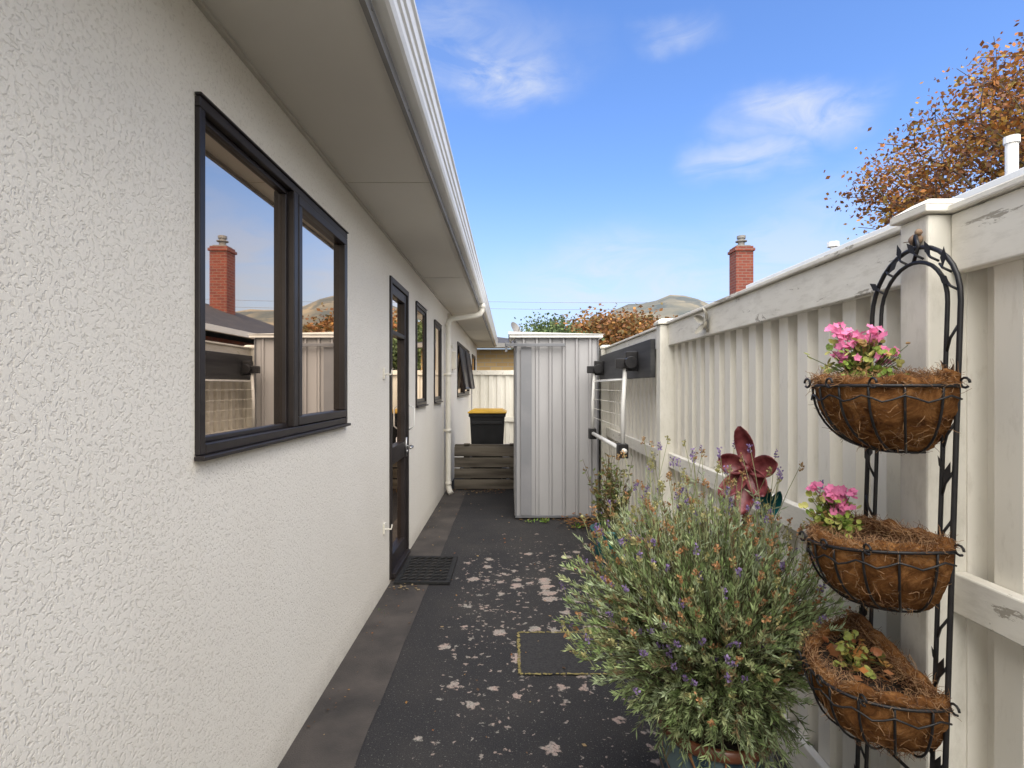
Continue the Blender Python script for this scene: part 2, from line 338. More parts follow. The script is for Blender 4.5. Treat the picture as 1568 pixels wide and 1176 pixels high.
# door
mb=MB(); y0,y1,z0,z1=3.79,4.46,.03,2.11; t=.04; xo=WX+.014; xi=WX-.07
mb.box(xi,xo,y0,y0+t,z0,z1); mb.box(xi,xo,y1-t,y1,z0,z1); mb.box(xi,xo,y0+t+.001,y1-t-.001,z1-t,z1)
mb.box(xi,xo+.02,y0+t+.001,y1-t-.001,z0,z0+.03)
a0,a1=y0+t+.003,y1-t-.003; xs=WX+.0; s=.065
mb.box(xi,xs,a0,a0+s,.064,z1-t-.003); mb.box(xi,xs,a1-s,a1,.064,z1-t-.003)
for (q0,q1) in ((.064,.17),(.80,.92),(z1-t-.003-s,z1-t-.003),(1.72,1.75)): mb.box(xi,xs,a0+s+.001,a1-s-.001,q0,q1)
mb.build('door_frame',m_alu,house,bevel=.003)
mb=MB(); mb.face([(WX-.03,a0,.06),(WX-.03,a1,.06),(WX-.03,a1,z1-.05),(WX-.03,a0,z1-.05)]); mb.build('door_glass',m_glass,house)
mb=MB(); yh=a1-.035; mb.box(WX+.001,WX+.012,yh-.018,yh+.018,.80,.95); mb.tube([(WX+.005,yh,.88),(WX+.055,yh,.88),(WX+.06,yh-.02,.88),(WX+.06,yh-.12,.878)],.010,8)
mb.tube([(WX+.005,yh,.84),(WX+.02,yh,.84)],.014,10); mb.build('door_handle',m_steel,house,True)
mb=MB(); mb.tube([(WX+.01,y1+.02,1.0),(WX+.05,y1+.02,1.03),(WX+.05,y1+.02,1.18),(WX+.01,y1+.02,1.2)],.006,6); mb.build('door_grab_rail',m_white,house,True)
mb=MB()
for zz in (1.43,.42):
    mb.box(WX+.001,WX+.012,3.60,3.64,zz-.03,zz+.04); mb.tube([(WX+.01,3.62,zz),(WX+.05,3.62,zz),(WX+.055,3.62,zz+.03)],.006,6)
mb.build('door_stay_hooks',m_sealant,house,bevel=.002)
# downpipe
mb=MB(); X=WX+.055; Y=6.95
mb.tube([(-.345,Y,2.39),(-.345,Y,2.30),(-.37,Y,2.26),(-.42,Y,2.24),(X+.05,Y,2.20),(X+.01,Y,2.17),(X,Y,2.12),(X,Y,.12),(X+.02,Y-.03,.05),(X+.04,Y-.07,.03)],.034,14)
for zz in (2.12,1.5,.8,.14): mb.tube([(X,Y,zz-.02),(X,Y,zz+.02)],.039,14)
mb.tube([(-.345,Y,2.33),(-.345,Y,2.38)],.042,14)
mb.box(WX+.001,X-.02,Y-.012,Y+.012,1.48,1.52); mb.box(WX+.001,X-.02,Y-.012,Y+.012,.78,.82)
mb.tube([(WX+.03,7.25,2.3),(WX+.03,7.25,.05)],.018,10)
mb.build('downpipe',m_sealant,house,True)
mb=MB(); mb.tube([(WX+.02,7.6,1.9),(WX+.05,7.6,1.9)],.03,10); mb.box(WX+.001,WX+.06,7.9,8.05,1.6,1.85); mb.build('meter_box',m_sealant,house,bevel=.005)

# doormat
mb=MB(); x0,x1,y0,y1=-.785,-.405,3.77,4.36
mb.box(x0,x1,y0,y0+.03,.006,.022); mb.box(x0,x1,y1-.03,y1,.006,.022); mb.box(x0,x0+.03,y0+.031,y1-.031,.006,.022); mb.box(x1-.03,x1,y0+.031,y1-.031,.006,.022)
nx,ny=6,8
for i in range(nx):
    for j in range(ny):
        cx=x0+.055+(x1-x0-.11)*i/(nx-1); cy=y0+.06+(y1-y0-.12)*j/(ny-1)
        pts=[(cx+.027*math.cos(g*math.pi/5),cy+.033*math.sin(g*math.pi/5),.015) for g in range(11)]
        mb.tube(pts,.0055,4,cap=False)
mb.build('doormat',m_rubber)

# ------------------------------------------------------------------ fence right
fence=empty('white_fence')
mb=MB(); posts=[-3.24,-.98,1.26,3.50,5.75,8.0,10.25,12.5]
for y in posts:
    mb.box(.95,1.066,y,y+.092,-.03,1.742)
mb.build('posts',m_post,fence,bevel=.006)
mb=MB()
for y in posts:
    a,b,c,d=.935,1.081,y-.014,y+.106
    mb.box(a,b,c,d,1.744,1.762)
    n=len(mb.v); i=.03
    mb.v+=[(a,c,1.762),(b,c,1.762),(b,d,1.762),(a,d,1.762),(a+i,c+i,1.782),(b-i,c+i,1.782),(b-i,d-i,1.782),(a+i,d-i,1.782)]
    for q in ((0,1,5,4),(1,2,6,5),(2,3,7,6),(3,0,4,7),(4,5,6,7)): mb.f.append(tuple(n+k for k in q)); mb.m.append(0); mb.c.append((1,1,1))
mb.build('post_caps',m_rail,fence,bevel=.003)
mb=MB()
for i in range(len(posts)-1):
    a=posts[i]+.094; b=posts[i+1]-.002
    dz=U(-.004,.004)
    mb.box(1.0,1.034,a,b,1.605+dz,1.738+dz)
    mb.box(.985,1.095,a,b,1.74+dz,1.757+dz)
    mb.box(1.0,1.034,a,b,.84+dz,.93+dz)
    mb.box(1.005,1.034,a,b,-.02,.125)
mb.build('rails',m_rail,fence,bevel=.004)
mb=MB(); y=-3.2; P=.135; pr=None
prof=[(0,.036),(.066,.036),(.074,.074),(.127,.074)]
pts=[]
while y<13.5:
    for (dy,x) in prof: pts.append((y+dy,1.0+x))
    y+=P
for a,b in zip(pts[:-1],pts[1:]): mb.face([(a[1],a[0],.02),(b[1],b[0],.02),(b[1],b[0],1.735),(a[1],a[0],1.735)])
mb.build('corrugated_panels',m_panel,fence)

# ------------------------------------------------------------------ clothesline
cl=empty('folding_clothesline')
mb=MB(); mb.box(.915,.948,3.60,5.62,1.41,1.66); mb.build('backing_board',m_darkboard,cl,bevel=.004)
mb=MB()
for y in (3.98,5.42):
    mb.box(.83,.914,y-.035,y+.035,1.46,1.60); mb.tube([(.86,y-.07,1.52),(.86,y+.07,1.52)],.045,12); mb.box(.76,.86,y-.03,y+.03,1.48,1.55)
    mb.box(.775,.845,y-.045,y+.045,.84,.94)
mb.build('brackets',m_black,cl,bevel=.004)
mb=MB()
for y in (3.98,5.42): mb.tube([(.83,y,1.48),(.815,y,1.2),(.812,y,.90)],.016,8)
mb.tube([(.812,3.90,.895),(.812,5.5,.895)],.018,8)
mb.tube([(.84,3.98,1.40),(.84,5.42,1.40)],.008,6)
mb.build('line_frame',m_white,cl,True)
mb=MB()
for k in range(5):
    z=1.05+.09*k; mb.tube([(.82,3.98,z),(.82,5.42,z)],.0022,4)
mb.build('line_cords',m_sealant,cl)

# ------------------------------------------------------------------ shed
shed=empty('metal_garden_shed')
mb=MB(); X0,X1,Y0,Y1=.075,.90,5.65,7.15
def ribwall(p0,p1,z0,z1,nrm,pitch=.135,dep=.020,sh=0):
    p0=Vector(p0);p1=Vector(p1);d=p1-p0;L=d.length;d.normalize();n=Vector(nrm);t=-sh;pt=[]
    while t<L:
        for dt,h in ((0,0),(.085,0),(.090,dep),(.108,dep),(.113,0),(.119,0),(.122,dep*.4),(.126,0)):
            if 0<=t+dt<=L: pt.append(p0+d*(t+dt)+n*h)
        t+=pitch
    pt=[p0]+pt+[p1]
    for a,b in zip(pt[:-1],pt[1:]):
        if (b-a).length>1e-5: mb.face([(a.x,a.y,z0),(b.x,b.y,z0),(b.x,b.y,z1),(a.x,a.y,z1)])
ribwall((X0,Y0,0),(X1,Y0,0),.03,1.85,(0,-1,0),sh=.03); ribwall((X0,Y1,0),(X0,Y0,0),.03,1.85,(-1,0,0)); ribwall((X1,Y0,0),(X1,Y1,0),.03,1.85,(1,0,0)); ribwall((X1,Y1,0),(X0,Y1,0),.03,1.85,(0,1,0))
mb.build('ribbed_walls',m_shed,shed)
mb=MB()
mb.box(-.0,.945,5.60,5.635,1.845,1.872); mb.box(-.0,.025,5.64,7.2,1.845,1.872); mb.box(.92,.945,5.64,7.2,1.845,1.872)
mb.build('roof_trim_white',m_white,shed,bevel=.003)
mb=MB(); mb.face([(-.01,5.59,1.905),(.955,5.59,1.880),(.955,7.22,1.92),(-.01,7.22,1.95)]); mb.face([(-.01,5.59,1.905),(.955,5.59,1.880),(.955,5.59,1.876),(-.01,5.59,1.876)])
mb.face([(-.01,5.59,1.905),(-.01,7.22,1.95),(-.01,7.22,1.876),(-.01,5.59,1.876)])
mb.build('roof',m_white,shed)
mb=MB(); mb.box(-.035,.56,5.575,5.598,1.755,1.785); mb.box(-.045,-.02,5.585,5.62,1.70,1.80); mb.box(.062,.074,5.618,5.66,.02,1.84); mb.box(.894,.905,5.628,5.66,.02,1.84); mb.box(.06,.905,5.622,5.628,.02,.045)
mb.build('door_track_and_trim',m_shed2,shed,bevel=.002)
mb=MB(); mb.box(.115,.225,5.618,5.627,.046,1.752); mb.build('sliding_door_stile',M('shed_door_grey',(.22,.225,.24),(.28,.28,.295),scale=3,rough=.45),shed,bevel=.002)

# ------------------------------------------------------------------ timber barrier and bin
tim=empty('timber_retaining_wall'); mb=MB()
for k in range(4):
    z=.01+k*.143; mb.box(-.72,.20,7.24+U(0,.008),7.285,z,z+.130-U(0,.006))
for x in (-.60,.0): mb.box(x,x+.08,7.29,7.36,0,.60)
mb.box(-.72,.2,7.29,7.40,.555,.585)
mb.build('sleepers',m_timber,tim,bevel=.005)
binn=empty('wheelie_bin'); mb=MB()
def frus(mb,cx,cy,z0,z1,w0,d0,w1,d1,mi=0):
    n=len(mb.v)
    mb.v+=[(cx-w0,cy-d0,z0),(cx+w0,cy-d0,z0),(cx+w0,cy+d0,z0),(cx-w0,cy+d0,z0),(cx-w1,cy-d1,z1),(cx+w1,cy-d1,z1),(cx+w1,cy+d1,z1),(cx-w1,cy+d1,z1)]
    for q in ((0,3,2,1),(4,5,6,7),(0,1,5,4),(1,2,6,5),(2,3,7,6),(3,0,4,7)): mb.f.append(tuple(n+i for i in q)); mb.m.append(mi); mb.c.append((1,1,1))
bx,by=-.30,7.76
frus(mb,bx,by,.04,.94,.19,.21,.235,.26); frus(mb,bx,by,.94,.985,.25,.275,.25,.275); mb.box(bx-.2,bx+.2,by-.275,by-.262,.84,.88)
for sx in (-1,1): mb.tube([(bx+sx*.20,by+.24,.11),(bx+sx*.26,by+.24,.11)],.11,16)
mb.build('body',m_binblk,binn,bevel=.012)
mb=MB(); frus(mb,bx,by-.005,.988,1.012,.265,.295,.26,.29); frus(mb,bx,by,1.012,1.04,.25,.275,.20,.21)
mb.build('lid',m_binyel,binn,bevel=.01)
mb=MB(); mb.tube([(bx-.2,by+.32,.99),(bx+.2,by+.32,.99)],.015,8); mb.box(bx-.2,bx-.17,by+.27,by+.32,.96,.99); mb.box(bx+.17,bx+.2,by+.27,by+.32,.96,.99); mb.build('handle',m_binblk,binn)

# ------------------------------------------------------------------ back fence, far brick house
bf=empty('back_fence'); mb=MB(); x=-.8; pts=[]
while x<1.0:
    for dx,yy in ((0,0),(.08,0),(.10,.03),(.16,.03)): pts.append((x+dx,11.9+yy))
    x+=.18
for a,b in zip(pts[:-1],pts[1:]): mb.face([(a[0],a[1],0),(b[0],b[1],0),(b[0],b[1],1.68),(a[0],a[1],1.68)])
mb.build('panels',m_panel,bf)
mb=MB(); mb.box(-.81,1.0,11.86,11.895,1.60,1.70); mb.box(-.81,1.0,11.86,11.895,.6,.7); mb.build('rails',m_rail,bf,bevel=.004)
bh=empty('yellow_brick_house')
mb=MB(); mb.box(-5,.9,16,23,-.03,2.43); mb.build('walls',m_yelbrick,bh)
mb=MB(); mb.box(-5.3,1.1,15.5,15.9,2.44,2.46); mb.box(-5.3,1.1,15.42,15.5,2.44,2.56); mb.build('eave',m_gutdark,bh)
mb=MB(); mb.face([(-5.3,15.5,2.565),(1.1,15.5,2.565),(-.6,17.6,2.95),(-3.5,17.6,2.95)]); mb.face([(1.1,15.5,2.565),(1.1,21,2.565),(-.6,17.6,2.95)]); mb.build('roof',m_tile,bh)
dish=empty('satellite_dish'); mb=MB(); c=Vector((.13,14.8,2.88))
dn=Vector((.75,-.55,.45)).normalized(); da=dn.orthogonal().normalized(); db=dn.cross(da)
for i in range(5):
    r0,r1=.19*i/5,.19*(i+1)/5
    for j in range(24):
        g0,g1=2*math.pi*j/24,2*math.pi*(j+1)/24
        P2=lambda r,g:tuple(c+da*r*math.cos(g)+db*r*math.sin(g)+dn*r*r*1.6)
        mb.face([P2(r0,g0),P2(r1,g0),P2(r1,g1),P2(r0,g1)])
mb.tube([c,(.12,15.1,2.75),(.12,15.5,2.6)],.02,6); mb.tube([c-db*.15,c+dn*.22],.01,5)
mb.build('dish_and_mast',m_gutdark,dish)

# ------------------------------------------------------------------ neighbour houses
nh=empty('neighbour_house')
mb=MB(); mb.box(3.45,9.6,-4,6.6,-.03,2.45); mb.build('walls',m_cream,nh)
mb=MB(); mb.box(3.05,3.45,-4.4,7.0,2.46,2.475); mb.box(2.98,3.06,-4.4,7.0,2.50,2.625); mb.build('gutter',m_white,nh,bevel=.01)
mb=MB(); A=(3.05,-4.4,2.60);B=(3.05,7.0,2.60);C=(6.5,4.4,3.5);D=(6.5,-2,3.5);E=(9.95,7.0,2.6);F=(9.95,-4.4,2.6)
mb.face([A,B,C,D]); mb.face([B,E,C]); mb.face([E,F,D,C]); mb.face([F,A,D]); mb.build('roof',m_tile,nh)
mb=MB(); mb.tube([(3.62,4.0,2.6),(3.62,4.0,3.13)],.038,14); mb.tube([(3.62,4.0,3.10),(3.62,4.0,3.15)],.048,14); mb.tube([(3.5,6.0,2.6),(3.5,6.0,2.88)],.03,10); mb.tube([(3.5,6.0,2.86),(3.5,6.0,2.91)],.06,10); mb.build('vent_pipes',m_white,nh)
n2=empty('neighbour_house'); 
mb=MB(); mb.box(4.6,11,10.5,22,-.03,2.4); mb.build('walls',m_redbrick,n2)
mb=MB(); A=(4.1,10,2.5);B=(4.1,22.5,2.5);C=(7.8,18.8,3.95);D=(7.8,13.6,3.95);E=(11.5,22.5,2.5);F=(11.5,10,2.5)
mb.face([A,B,C,D]); mb.face([B,E,C]); mb.face([E,F,D,C]); mb.face([F,A,D]); mb.build('roof',m_tile,n2)
mb=MB(); mb.box(4.0,4.1,9.9,22.6,2.42,2.54); mb.box(4.1,11.5,9.9,10.0,2.42,2.54); mb.build('gutter',m_white,n2)
mb=MB(); mb.box(6.84,7.36,16.74,17.26,3,5.45); mb.box(6.80,7.40,16.70,17.30,5.45,5.53); mb.box(6.84,7.36,16.74,17.26,5.53,5.60); mb.build('brick_chimney',m_redbrick,n2)
mb=MB(); mb.tube([(7.1,17,5.6),(7.1,17,5.88)],.10,12); mb.tube([(7.1,17,5.78),(7.1,17,5.81)],.17,12); mb.tube([(7.1,17,5.88),(7.1,17,5.96)],.13,12); mb.box(6.9,7.3,16.8,17.2,5.60,5.64); mb.build('chimney_flue',m_gutdark,n2)

# ------------------------------------------------------------------ trees
def tree(name,base,h,cols,seed,leafsize=.1,nclump=26,spread=.9,levels=4,r0=.16,density=1.0,clump=.35,droop=0,wscale=1.0,topbare=0):
    random.seed(seed); e=empty(name); wb=MB(); lb=MB()
    def grow(p,d,L,r,lev):
        pts=[p]; q=p.copy(); dd=d.copy()
        for i in range(3):
            dd=(dd+Vector((U(-.22,.22),U(-.22,.22),U(-.08,.16)-droop*(levels-lev)*.04))).normalized(); q=q+dd*L/3; pts.append(q.copy())
        wb.tube(pts,r,6 if lev>1 else 4,r2=r*.62,cap=False)
        if lev<=1:
            cs=Vector((random.gauss(0,.1),random.gauss(0,.1),0)); shade=U(.6,1.25)
            bare=1-topbare*min(1,max(0,(p.z/h-.45)*3))
            for k in range(int(nclump*density*U(.1,1.7)*bare)):
                t=R(); pp=pts[int(t*3)].lerp(pts[min(3,int(t*3)+1)],R())+cs+Vector((random.gauss(0,clump),random.gauss(0,clump),random.gauss(0,clump*.7)))
                c=random.choice(cols); k2=U(.65,1.25)*shade; s=leafsize*U(.6,1.3)
                lb.leaf(pp,Vector((U(-1,1),U(-1,1),U(-1,.5))),s,s*.7,0,(c[0]*k2,c[1]*k2,c[2]*k2))
        if lev>0:
            nb=random.choice((2,3,3,4)) if lev<levels else 5
            for k in range(nb):
                a=2*math.pi*(k+R())/nb; tilt=U(.35,.95)*spread
                o=dd.orthogonal().normalized(); o2=dd.cross(o)
                nd=(dd*math.cos(tilt)+(o*math.cos(a)+o2*math.sin(a))*math.sin(tilt)).normalized()
                sp=pts[3] if R()<.6 else pts[2]
                grow(sp,nd,L*U(.62,.85),r*.58,lev-1)
    grow(Vector((0,0,0)),Vector((0,0,1)),h*.30,r0,levels)
    zm=max(v[2] for v in lb.v); k=h/zm
    for b in (wb,lb): b.v=[(base[0]+v[0]*k*wscale,base[1]+v[1]*k*wscale,base[2]+v[2]*k) for v in b.v]
    wb.build('trunk_and_branches',m_bark,e,True); lb.build('leaves',m_leaf,e)
autumn=[(.42,.16,.035),(.46,.24,.05),(.28,.11,.035),(.17,.08,.05),(.32,.22,.06),(.22,.10,.05)]
brn=[(.30,.14,.05),(.24,.11,.05),(.36,.18,.05),(.20,.15,.06)]
tree('autumn_tree',(15.1,12.9,0),12.2,autumn,5,.105,95,1.0,5,.18,clump=.24,topbare=.6)
tree('autumn_tree',(5.0,26,0),5.35,brn,8,.16,130,1.0,4,.12,clump=.45,wscale=1.25)
tree('autumn_tree',(3.9,24,0),4.9,brn,9,.15,130,1.0,4,.12,clump=.42,wscale=1.1)
tree('autumn_tree',(6.6,32,0),6.0,brn,19,.18,120,1.0,4,.12,clump=.5,wscale=1.2)
tree('green_tree',(2.0,21.5,0),4.35,[(.12,.17,.07),(.16,.21,.08),(.09,.14,.06)],12,.13,130,.8,4,.10,clump=.32,wscale=.95)
random.seed(3)
# hills
mb=MB(); prof=[(-3,.05),(-1,.06),(-.3,.05),(0,.055),(.1,.07),(.17,.10),(.22,.143),(.27,.148),(.32,.162),(.36,.156),(.42,.135),(.6,.13),(1.0,.12),(2,.11),(4,.1)]
def pv(u):
    for a,b in zip(prof[:-1],prof[1:]):
        if a[0]<=u<=b[0]:
            t=(u-a[0])/(b[0]-a[0]); t=t*t*(3-2*t); return a[1]+(b[1]-a[1])*t
    return .05
n=260; rows=14
for i in range(n+1):
    u=-3+7*i/n
    for j in range(rows+1):
        t=j/rows; Y=620+620*t; k=math.sin(min(1,t/.6)*math.pi/2) if t<.6 else 1-.3*(t-.6)
        z=pv(u)*(620+620*.6)*k*(1+.03*noise.noise(Vector((u*22,t*5,0))))+1
        mb.v.append((u*Y*.93,Y,z if j>0 else -1))
for i in range(n):
    for j in range(rows):
        a=i*(rows+1)+j; mb.f.append((a,a+rows+1,a+rows+2,a+1)); mb.m.append(0); mb.c.append((1,1,1))
mb.build('hills',m_hill,None,True)
pl=empty('power_line'); mb=MB()
for dz in (0,.5): mb.tube([(-14+4*k,40,6.9+dz+.02*(k-5)**2) for k in range(13)],.012,4)
for x in (-14,34): mb.tube([(x,40,0),(x,40,8.2)],.12,8)
mb.build('wires_and_poles',m_gutdark,pl)

# ------------------------------------------------------------------ potted lavender
def bez(a,b,c,t): return a*(1-t)**2+b*2*t*(1-t)+c*t*t
def bush(mb,base,C,rad,ns,nleaf,ll,cols,spikes=.3,lw=.0045):
    base=Vector(base); C=Vector(C)
    for i in range(ns):
        while True:
            d=Vector((random.gauss(0,1),random.gauss(0,1),random.gauss(0,1)))
            d.normalize()
            if d.z>-.9: break
        k=U(.55,1.06)*(1+.22*noise.noise(d*2.6))
        tip=C+Vector((d.x*rad[0],d.y*rad[1],d.z*rad[2]))*k
        b0=base+Vector((U(-.09,.09),U(-.09,.09),0)); ctl=b0.lerp(tip,.35)+Vector((0,0,.16 if d.z<.4 else .04))
        pts=[bez(b0,ctl,tip,t/6) for t in range(7)]
        mb.tube(pts,.0020,3,0,(.12,.11,.06),.0012,False)
        cl=random.choice(cols); dead=R()<.08
        for q in range(nleaf):
            t=.28+.72*math.sqrt(R()) if q>5 else U(.95,1); p=bez(b0,ctl,tip,t); tg=(bez(b0,ctl,tip,min(1,t+.05))-bez(b0,ctl,tip,t-.05)).normalized()
            o=Vector((U(-1,1),U(-1,1),U(-1,1))); o=(o-tg*o.dot(tg)).normalized()
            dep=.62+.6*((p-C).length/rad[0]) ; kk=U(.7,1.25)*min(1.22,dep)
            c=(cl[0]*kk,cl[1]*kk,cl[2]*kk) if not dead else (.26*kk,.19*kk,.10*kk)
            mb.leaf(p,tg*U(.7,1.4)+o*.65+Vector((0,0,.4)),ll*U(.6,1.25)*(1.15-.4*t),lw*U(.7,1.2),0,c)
        if R()<spikes and d.z>-.5:
            dr=((tip-ctl).normalized()*.6+Vector((U(-.25,.25),U(-.25,.25),.8))).normalized(); L=U(.03,.08); e=tip+dr*L
            mb.tube([tip,tip.lerp(e,.5)+Vector((U(-.005,.005),U(-.005,.005),0)),e],.0013,3,0,(.25,.26,.13),.001,False)
            r=R(); c=(.24,.17,.34) if r<(.32 if d.x<0 else .12) else ((.38,.20,.09) if r<.65 else (.36,.33,.14))
            for q in range(16):
                p=tip.lerp(e,1-U(0,.020)/L)+Vector((random.gauss(0,.0028),random.gauss(0,.0028),random.gauss(0,.0025))); kk=U(.6,1.4)
                mb.leaf(p,Vector((U(-1,1),U(-1,1),U(.2,1.3))),.009,.0065,0,(c[0]*kk,c[1]*kk,c[2]*kk))
lav=empty('potted_lavender')
px,py=.615,1.66
pr_=[(.0,.0),(.105,.0),(.115,.01),(.145,.10),(.160,.20),(.160,.27),(.152,.315),(.153,.325),(.165,.332),(.169,.342),(.167,.358),(.161,.365),(.150,.361),(.145,.33)]
mb=MB(); mb.lathe(pr_,(px,py,0),56); mb.build('pot',m_terra,lav,True)
mb=MB(); mb.lathe([(.0,.35),(.1,.347),(.150,.338)],(px,py,0),30); mb.build('soil',m_soil,lav,True)
mb=MB()
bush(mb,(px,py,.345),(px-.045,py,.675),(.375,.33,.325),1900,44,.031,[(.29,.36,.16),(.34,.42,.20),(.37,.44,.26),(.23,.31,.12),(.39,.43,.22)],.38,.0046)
# skirt of drooping stems over the pot rim
for i in range(170):
    g=U(0,6.28); b0=Vector((px+.05*math.cos(g),py+.05*math.sin(g),.36)); tip=Vector((px+U(.17,.26)*math.cos(g),py+U(.17,.26)*math.sin(g),U(.30,.42))); ctl=b0.lerp(tip,.5)+Vector((0,0,U(.10,.16)))
    mb.tube([bez(b0,ctl,tip,t/5) for t in range(6)],.002,3,0,(.12,.11,.06),.0012,False); kq=U(.75,1.05)
    for q in range(34):
        t=U(.35,1); p=bez(b0,ctl,tip,t); kk=U(.7,1.2)*kq; mb.leaf(p,(tip-ctl).normalized()+Vector((U(-1,1),U(-1,1),U(-.4,1))),.028*U(.6,1.2),.0046,0,(.28*kk,.35*kk,.17*kk))
for i in range(60):
    d=Vector((U(-1,1),U(-1,1),U(.3,1))).normalized(); mb.tube([(px+U(-.05,.05),py+U(-.05,.05),.345),Vector((px,py,.43))+d*.12,Vector((px-.03,py,.5))+d*.26],.004,4,0,(.09,.065,.045),.002,False)
for i in range(80):
    b0=Vector((px+U(-.25,.22),py+U(-.15,.25),.75)); tip=b0+Vector((U(-.07,.12),U(-.08,.12),U(.16,.44)))
    ctl=b0.lerp(tip,.5)+Vector((U(-.03,.03),U(-.03,.03),0)); pts=[bez(b0,ctl,tip,t/5) for t in range(6)]
    mb.tube(pts,.0016,3,0,(.28,.29,.15),.001,False)
    c=random.choice([(.24,.17,.34),(.36,.22,.1),(.34,.32,.14),(.34,.22,.1)])
    for q in range(20):
        p=tip+Vector((random.gauss(0,.003),random.gauss(0,.003),U(-.022,.004))); kk=U(.6,1.4); mb.leaf(p,Vector((U(-1,1),U(-1,1),U(.2,1.3))),.008,.006,0,(c[0]*kk,c[1]*kk,c[2]*kk))
    for q in range(18):
        p=bez(b0,ctl,tip,U(.0,.75)); kk=U(.8,1.2); mb.leaf(p,Vector((U(-1,1),U(-1,1),U(.3,1))),.030,.0042,0,(.34*kk,.40*kk,.25*kk))
mb.build('lavender_foliage',m_leaf,lav)
# second plant in teal pot
tp=empty('potted_shrub'); mb=MB(); mb.lathe([(0,0),(.10,0),(.13,.2),(.14,.27),(.155,.28),(.155,.30),(.135,.30),(.13,.26),(0,.26)],(.76,4.15,0),32); mb.build('pot',m_teal,tp,True)
mb=MB(); bush(mb,(.76,4.15,.26),(.76,4.15,.47),(.16,.16,.24),80,22,.045,[(.16,.21,.08),(.20,.24,.09),(.25,.2,.08)],.35,.012)
for i in range(34):
    b0=Vector((.76+U(-.1,.1),4.15+U(-.1,.1),.45)); tip=b0+Vector((U(-.14,.08),U(-.1,.1),U(.15,.42))); mb.tube([b0,b0.lerp(tip,.5),tip],.0025,3,0,(.16,.12,.07),.0015,False)
    for q in range(9): mb.leaf(b0.lerp(tip,U(.3,1)),Vector((U(-1,1),U(-1,1),U(-.3,1))),.038,.016,0,random.choice([(.2,.26,.09),(.3,.2,.08),(.16,.2,.07)]))
mb.build('foliage',m_leaf,tp)

# ------------------------------------------------------------------ metal flower
fl=empty('metal_flower_ornament'); mb=MB(); C=Vector((.765,1.78,1.085))
def petal(C,dirv,L,W,fwd,mi=0,pw=.7):
    d=dirv.normalized(); s=d.cross(fwd).normalized(); rows=9; cols=6; n=len(mb.v)
    for i in range(rows+1):
        t=i/rows; w=W*math.sin(math.pi*min(1,.10+t*.88)**1.25)**pw
        if i==rows: w=W*.12
        for j in range(cols+1):
            q=j/cols*2-1
            mb.v.append(tuple(C+d*(L*t)+s*(w*q)+fwd*(.30*L*t*t-.14*L*math.sin(t*3.1)+.65*w*q*q)))
    for i in range(rows):
        for j in range(cols):
            a=n+i*(cols+1)+j; mb.f.append((a,a+1,a+cols+2,a+cols+1)); mb.m.append(mi); mb.c.append((1,1,1))
f=Vector((-.70,-.66,.10)).normalized()
up=(Vector((0,0,1))-f*f.z).normalized(); rt=f.cross(up)
for ang,L,W in ((97,.135,.030),(15,.105,.034),(-48,.10,.032),(-88,.140,.034),(-128,.12,.030),(165,.09,.032)):
    g=math.radians(ang); petal(C,-rt*math.cos(g)+up*math.sin(g),L,W,f,0,.6)
mb.ball(C+f*.008,.013,.013,.013)
o=mb.build('petals',m_redpaint,fl,True); sm=o.modifiers.new('s','SOLIDIFY'); sm.thickness=.002
mb=MB(); mb.tube([C-f*.01,(.80,1.83,1.05),(.84,1.84,.95),(.83,1.84,.7),(.80,1.84,.0)],.006,8)
petal(Vector((.83,1.80,.93)),Vector((.0,0,1)),.12,.022,Vector((-.6,-.8,0)))
petal(Vector((.845,1.80,.92)),Vector((.15,0,.5)),.10,.018,Vector((-.3,-.9,0)))
mb.build('stem_and_leaves',m_teal,fl,True)
# butterfly ornament on rail
bo=empty('butterfly_ornament'); mb=MB(); C=Vector((.995,2.80,1.675))
mb.tube([C+Vector((0,-.01,-.05)),C+Vector((-.01,0,0)),C+Vector((0,.01,.05))],.006,8)
for sy,sz,L in ((-1,.9,.10),(1,.5,.08),(-1,-.5,.07),(1,-.9,.08)):
    d=Vector((-.15,sy,sz)).normalized(); petal(C+Vector((-.006,0,0)),d,L,.020,Vector((-1,0,0)))
mb.build('wings_and_body',M('bleached_metal',(.30,.28,.23),(.50,.48,.42),scale=30,rough=.6),bo,True)

# ------------------------------------------------------------------ planter stand
ps=empty('hanging_basket_stand'); YC=1.27
def FX(z): return .925-.055*(1-z/1.66)
mb=MB()
def arch(h,top):
    zt=top-h; pts=[]
    pts+= [(FX(z),YC-h,z) for z in (0,.4,.8,1.2,zt)]
    for k in range(1,16):
        g=math.pi*k/16; z=zt+h*math.sin(g); pts.append((FX(z),YC-h*math.cos(g),z))
    pts+= [(FX(z),YC+h,z) for z in (zt,1.2,.8,.4,0)]
    return pts
mb.tube(arch(.138,1.665),.0052,8); mb.tube(arch(.104,1.632),.0045,8)
for side in (-1,1):
    for k in range(14):
        z=.15+k*.10; y=YC+side*.121
        mb.tube([(FX(z),y-.017*side,z-.03),(FX(z)-.006,y,z),(FX(z),y+.017*side,z+.03)],.003,5)
        if k%2==0: mb.leaf(Vector((FX(z)-.008,y,z)),Vector((0,side*.35,1)),.050,.018,0,nrm=Vector((-1,0,0))); mb.leaf(Vector((FX(z)-.008,y,z+.02)),Vector((0,-side*.4,.8)),.040,.014,0,nrm=Vector((-1,0,0)))
